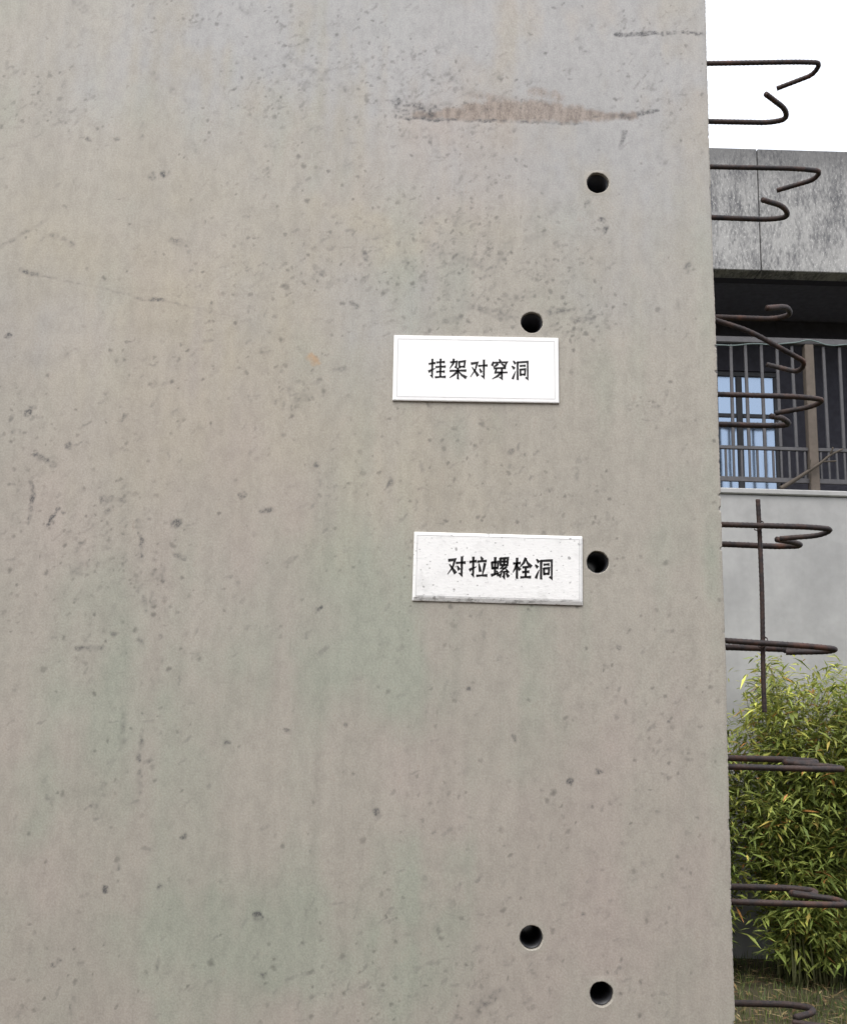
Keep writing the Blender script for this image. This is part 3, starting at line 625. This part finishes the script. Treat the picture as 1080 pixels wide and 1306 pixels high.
# ------------------------------------------------------------------ building with a balcony behind
YB, YR = 5.733, 6.95
BX0, BX1 = -2.5, 7.5
Z_SLAB, Z_LINT, Z_TOP = 3.262, 4.998, 6.03
def make_building():
    b = empty('concrete_building', (2.5, YB, 0)); o0 = b.location.copy()
    def part(name, lo, hi, mat, parent=b, bev=.006):
        bm = bmesh.new(); add_box(bm, Vector(lo) - o0, Vector(hi) - o0, bev); return from_bm(name, bm, mat, parent)
    part('lower_wall', (BX0, YB, -.2), (BX1, YB+.2, Z_SLAB-.045), M_FACADE)
    part('wall_coping', (BX0, YB-.022, Z_SLAB-.043), (BX1, YB+.23, Z_SLAB), M_FACADE, bev=.008)
    # parapet panels with an open joint between neighbours
    xs = [BX0, -1.1, .12, 1.34, 2.558, 3.78, 5.0, 6.22, BX1]
    for x0, x1 in zip(xs, xs[1:]):
        bm = bmesh.new(); add_box(bm, (0, 0, 0), (x1-x0-.008, .16, Z_TOP-Z_LINT), .005)
        from_bm('parapet_panel', bm, M_WEATHER, b, loc=Vector((x0+.004, YB, Z_LINT)) - o0)
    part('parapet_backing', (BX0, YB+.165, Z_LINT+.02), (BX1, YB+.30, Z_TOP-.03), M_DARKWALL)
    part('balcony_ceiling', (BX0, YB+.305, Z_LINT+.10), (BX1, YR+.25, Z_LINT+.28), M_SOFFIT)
    part('balcony_floor', (BX0, YB+.235, 2.35), (BX1, YR+.25, 2.5), M_FACADE)
    part('end_wall', (BX0-.2, YB+.002, -.2), (BX0-.002, YR+3, Z_TOP-.02), M_FACADE)
    part('end_wall', (BX1+.002, YB+.002, -.2), (BX1+.2, YR+3, Z_TOP-.02), M_FACADE)
    # back wall of the balcony, in pieces round the window opening
    wx0, wx1, wz0, wz1 = 1.95, 3.105, 2.95, 4.612
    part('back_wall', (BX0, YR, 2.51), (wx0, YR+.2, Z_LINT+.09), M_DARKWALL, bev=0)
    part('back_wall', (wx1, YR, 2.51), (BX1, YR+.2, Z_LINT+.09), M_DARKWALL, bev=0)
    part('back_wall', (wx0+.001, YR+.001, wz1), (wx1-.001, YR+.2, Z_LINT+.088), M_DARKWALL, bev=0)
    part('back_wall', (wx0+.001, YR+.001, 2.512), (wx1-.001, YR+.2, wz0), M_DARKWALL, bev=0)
    win = part('window', (wx0+.001, YR+.055, wz0+.001), (wx1-.001, YR+.06, wz1-.001), M_FRAME, bev=0)
    fz = 4.205
    def bar(lo, hi): part('window_frame', lo, hi, M_FRAME, win, .003)
    y0, y1 = YR+.02, YR+.054
    bar((wx0+.003, y0, wz1-.045), (wx1-.003, y1, wz1-.003)); bar((wx0+.003, y0, wz0+.003), (wx1-.003, y1, wz0+.05))
    for x, hw in ((wx0+.028, .025), (2.405, .02), (2.765, .026), (wx1-.018, .015)):
        bar((x-hw, y0+.002, wz0+.052), (x+hw, y1, wz1-.047))
    cols = [(wx0+.054, 2.384), (2.426, 2.738), (2.792, wx1-.034)]
    for x0, x1 in cols:
        bar((x0, y0+.004, fz-.018), (x1, y1, fz+.018))
        for z0, z1 in ((wz0+.052, fz-.02), (fz+.02, wz1-.047)):
            part('pane', (x0, y0+.016, z0), (x1, y0+.022, z1), M_GLASS, win, 0)
    # railing on the low wall
    yr = YB+.09
    rl = part('railing', (BX0, yr-.03, 4.425), (BX1, yr+.03, 4.478), M_RAIL, b, .008)
    for z0, z1 in ((3.585, 3.612), (3.335, 3.372)):
        part('rail', (BX0, yr-.014, z0), (BX1, yr+.014, z1), M_RAIL, rl, .003)
    bm = bmesh.new(); add_box(bm, (-.0115, -.0105, 0), (.0115, .0105, 4.424-3.613), .003); tall = bpy.data.meshes.new('baluster')
    bmesh.ops.recalc_face_normals(bm, faces=bm.faces[:]); bm.to_mesh(tall); bm.free(); tall.materials.append(M_RAIL)
    bm = bmesh.new(); add_box(bm, (-.008, -.008, 0), (.008, .008, 3.584-3.373), .002); short = bpy.data.meshes.new('short_baluster')
    bmesh.ops.recalc_face_normals(bm, faces=bm.faces[:]); bm.to_mesh(short); bm.free(); short.materials.append(M_RAIL)
    px = [2.919 + k*1.45 for k in range(-3, 4)]
    x = 2.325 - .1195*40; i = 0
    rnd = random.Random(9)
    while x < BX1 - .05:
        if x > BX0 + .05:
            if min(abs(x-p) for p in px) > .055:
                o = link('baluster', tall, None, rl, (x - o0.x, yr - o0.y, 3.6125)); o.rotation_euler = (0, rnd.uniform(-.006, .006), 0)
            for d in (0, .0597):
                if min(abs(x+d-p) for p in px) > .05: link('short_baluster', short, None, rl, (x + d - o0.x, yr - o0.y, 3.3725))
        x += .1195
    bm = bmesh.new(); add_box(bm, (-.034, -.034, 0), (.034, .034, 4.424-Z_SLAB-.002), .005); pm = bpy.data.meshes.new('post')
    bmesh.ops.recalc_face_normals(bm, faces=bm.faces[:]); bm.to_mesh(pm); bm.free(); pm.materials.append(M_POST)
    for p in px:
        if BX0+.1 < p < BX1-.1: link('post', pm, None, rl, (p - o0.x, yr - .008 - o0.y, Z_SLAB+.002))
    part('roof_slab', (BX0, YB+.31, Z_TOP-.30), (BX1, YR+3, Z_TOP-.12), M_FACADE)
    tag(b, 'grey concrete building with stained parapet and dark railed balcony behind the wall', 'building')
make_building()

def make_cable():
    yc = YB + .045; rnd = random.Random(2)
    q = [(905, 440), (918, 440), (935, 441), (960, 438), (985, 440), (1000, 438), (1016, 437), (1030, 433), (1042, 436), (1052, 440), (1066, 441), (1080, 439), (1100, 441), (1130, 440)]
    pts = [at(u, v, yc) for u, v in q]; base = pts[0].copy()
    bm = bmesh.new(); tube(bm, resample(fillet([p-base for p in pts], .06), .02), .0055, 8)
    o = from_bm('cable', bm, M_CABLE, smooth=True, loc=base)
    tag(o, 'thin teal cable looped along the balcony railing under its handrail', 'cable')
make_cable()
def make_branch():
    yc = YB + .02
    pts = [at(u, v, yc) for u, v in ((995, 623), (1012, 613), (1030, 601), (1048, 589), (1058, 580), (1074, 573))]; base = pts[0].copy()
    bm = bmesh.new(); tube(bm, resample(fillet([p-base for p in pts], .05), .012), lambda t: .017 - .010*t, 8)
    for (u0, v0, u1, v1) in ((1048, 589, 1066, 588), (1030, 601, 1033, 586), (1058, 580, 1062, 570)):
        tube(bm, resample([at(u0, v0, yc)-base, (at(u0, v0, yc)+at(u1, v1, yc-.03))/2-base, at(u1, v1, yc-.03)-base], .012), .006, 6)
    o = from_bm('dry_branch', bm, M_BRANCH, smooth=True, loc=base)
    tag(o, 'dry grey branch leaning on the foot of the balcony railing', 'branch')
make_branch()

# ------------------------------------------------------------------ unseen brick wall, added to shade and warm the lower sample wall
def make_shade_wall():
    y, h = -2.9, 2.84; r = empty('unseen_shade_wall', (0, y, 0)); m = plain('brown_brick', (.23, .135, .08), .85, .2, 0, .25, 9, .4); m2 = plain('coping_concrete', (.30, .285, .26), .85)
    def part(nm, lo, hi, mt): bm = bmesh.new(); add_box(bm, lo, hi, .008); from_bm(nm, bm, mt, r)
    part('wall_body', (-7, -.24, -.2), (7, 0, h-.08), m); part('coping', (-7.05, -.30, h-.078), (7.05, .06, h), m2)
    for k in range(-2, 3): part('pier', (k*3-.2, .003, -.2), (k*3+.2, .10, h-.082), m)
    tag(r, 'unseen brown brick wall with concrete coping, added to shade the lower sample wall', 'wall')
make_shade_wall()

# ------------------------------------------------------------------ bamboo shrubs
def leaf_mesh(verts, faces, cols, p, d, up, L, W, tint, droop):
    side = d.cross(up).normalized(); nrm = side.cross(d).normalized()
    i = len(verts); mid = p + d*L*.45 - Vector((0, 0, droop*L*.12)); tip = p + d*L - Vector((0, 0, droop*L*.45))
    verts += [p, mid + side*W*.5 + nrm*W*.14, mid - side*W*.5 + nrm*W*.14, mid, tip]
    faces += [(i, i+1, i+3), (i, i+3, i+2), (i+1, i+4, i+3), (i+3, i+4, i+2)]
    cols += [tint]*5

def tinted(name, verts, faces, cols, mat, parent, loc=None):
    me = bpy.data.meshes.new(name); me.from_pydata(verts, [], faces)
    a = me.color_attributes.new('tint', 'FLOAT_COLOR', 'POINT')
    for k, c in enumerate(cols): a.data[k].color = (*c, 1)
    return link(name, me, mat, parent, loc)

def leaf_tint(rnd, young):
    r = rnd.random()
    if r < .022: c = (.42, .20, .065)
    elif r < .06: c = (.38, .30, .08)
    elif r < .06 + .45*young: c = (.42, .43, .10)
    else:
        f = rnd.random(); c = (.135 + .15*f, .185 + .14*f, .045 + .035*f)
    k = rnd.uniform(.75, 1.25); return tuple(x*k for x in c)

def make_shrub(loc, height, spread, n_stem, seed, label):
    rnd = random.Random(seed); root = empty('bamboo_shrub', loc)
    V, Fc, Cc = [], [], []
    lump = [(rnd.uniform(0, 6.28), rnd.uniform(0, 6.28), rnd.uniform(2, 5), rnd.uniform(2, 5)) for _ in range(5)]
    def inside(p):                              # a rounded, lumpy mass
        zc, rz = height*.54, height*.47; a = math.atan2(p.y, p.x); e = (p.z-zc)/rz
        if abs(e) > 1.12: return False
        bulge = 1 + .13*sum(math.sin(f*a + u)*math.sin(g*e + w_) for u, w_, f, g in lump)/1.5
        r = math.hypot(p.x, p.y*1.15)/spread
        return (r/bulge)**2.2 + (abs(e)/bulge)**2.6 < 1.0
    for s in range(n_stem):
        a = rnd.uniform(0, 2*math.pi); r0 = rnd.uniform(.02, .22)*spread/.5
        h = height*(1.10 - .55*rnd.random()**2); out = spread*rnd.uniform(.15, .9)
        p0 = Vector((r0*math.cos(a), r0*math.sin(a)*.8, 0))
        dirv = Vector((math.cos(a), math.sin(a)*.8, 0)); bow = rnd.uniform(-.05, .05)
        def P(t): return p0 + dirv*out*(t**1.5) + Vector((bow*math.sin(t*4), 0, h*(t - .10*t*t*t)))
        bm = bmesh.new(); tube(bm, [P(i/12*.9) for i in range(13)], lambda t: .0065*(1-.75*t), 6)
        from_bm('stem', bm, M_STEM, root, smooth=True)
        nn = int(78*h/height); tone = rnd.uniform(.7, 1.25)
        for j in range(nn):
            t = .06 + .94*(j + rnd.random())/nn
            b = rnd.uniform(0, 2*math.pi); bl = rnd.uniform(.06, .30)*spread/.5
            bd = Vector((math.cos(b), math.sin(b), rnd.uniform(-.1, .8))).normalized()
            q0 = P(min(t, 1)); nl = rnd.randint(5, 9); tw = rnd.uniform(.75, 1.25)*tone
            for l in range(nl):
                f = (l + 1)/nl; q = q0 + bd*bl*f - Vector((0, 0, .12*bl*f*f))
                if not inside(q) and rnd.random() < .955: continue
                e = rnd.uniform(0, 2*math.pi)
                ld = (bd*.6 + Vector((math.cos(e), math.sin(e), rnd.uniform(-.8, .5)))*.95).normalized()
                L = rnd.choice((rnd.uniform(.035, .075), rnd.uniform(.06, .12))); young = max(.15, (q.z/height - .42)*1.9)
                tc = leaf_tint(rnd, young); tc = tuple(x*tw for x in tc)
                leaf_mesh(V, Fc, Cc, q, ld, Vector((rnd.uniform(-.5, .5), rnd.uniform(-.5, .5), 1)).normalized(), L, L*rnd.uniform(.15, .25), tc, rnd.uniform(0, .9))
    f = tinted('foliage', V, Fc, Cc, M_LEAF, root); f['kind'] = 'stuff'
    return tag(root, label, 'shrub', 'bamboo shrubs by the building wall')
make_shrub((2.50, 5.12, 0), 2.00, .56, 64, 11, 'leafy yellow green bamboo shrub in full view beside the wall edge')
make_shrub((3.16, 5.15, 0), 2.02, .52, 60, 23, 'bamboo shrub cut off by the right edge of the photo')
make_shrub((1.72, 5.22, 0), 1.62, .46, 44, 31, 'bamboo shrub mostly hidden behind the concrete wall panel')

# ------------------------------------------------------------------ grass and fallen leaves
def make_grass():
    rnd = random.Random(5); V, Fc, Cc = [], [], []
    for _ in range(40000):
        x, y = rnd.uniform(-.6, 5.2), rnd.uniform(1.6, 5.7)
        if rnd.random() < .35 + .3*math.sin(x*5.1 + y*2)*math.sin(y*4.3 - x): continue
        a = rnd.uniform(0, 2*math.pi); L = rnd.uniform(.025, .085); W = rnd.uniform(.0025, .005); ln = rnd.uniform(.1, .8)
        d = Vector((math.cos(a), math.sin(a), 0)); s = Vector((-d.y, d.x, 0)); p = Vector((x, y, -.002)); i = len(V)
        m = p + d*L*ln*.35 + Vector((0, 0, L*.6)); t = p + d*L*ln + Vector((0, 0, L*.95))
        V += [p + s*W*.5, p - s*W*.5, m + s*W*.4, m - s*W*.4, t]; Fc += [(i, i+1, i+3, i+2), (i+2, i+3, i+4)]
        r = rnd.random(); k = rnd.uniform(.7, 1.3)
        c = (.17, .145, .07) if r < .22 else ((.13, .155, .04) if r < .5 else (.07, .11, .028))
        Cc += [tuple(q*k for q in c)]*5
    o = tinted('grass', V, Fc, Cc, M_GRASS, None); tag(o, 'thin short grass on the soil below the bamboo', 'grass', kind='stuff')
    V, Fc, Cc = [], [], []
    for _ in range(2600):
        x, y = rnd.uniform(.9, 4.6), rnd.uniform(3.2, 5.65)
        a = rnd.uniform(0, 2*math.pi); d = Vector((math.cos(a), math.sin(a), rnd.uniform(-.1, .35))).normalized()
        k = rnd.uniform(.6, 1.3); c = rnd.choice(((.26, .20, .10), (.22, .15, .075), (.34, .27, .15), (.15, .09, .05)))
        leaf_mesh(V, Fc, Cc, Vector((x, y, rnd.uniform(.008, .035))), d, Vector((0, 0, 1)), rnd.uniform(.04, .10), rnd.uniform(.009, .016), tuple(q*k for q in c), rnd.uniform(-.3, .3))
    o = tinted('fallen_leaves', V, Fc, Cc, M_GRASS, None); tag(o, 'dry fallen bamboo leaves scattered over the soil', 'leaves', kind='stuff')
make_grass()
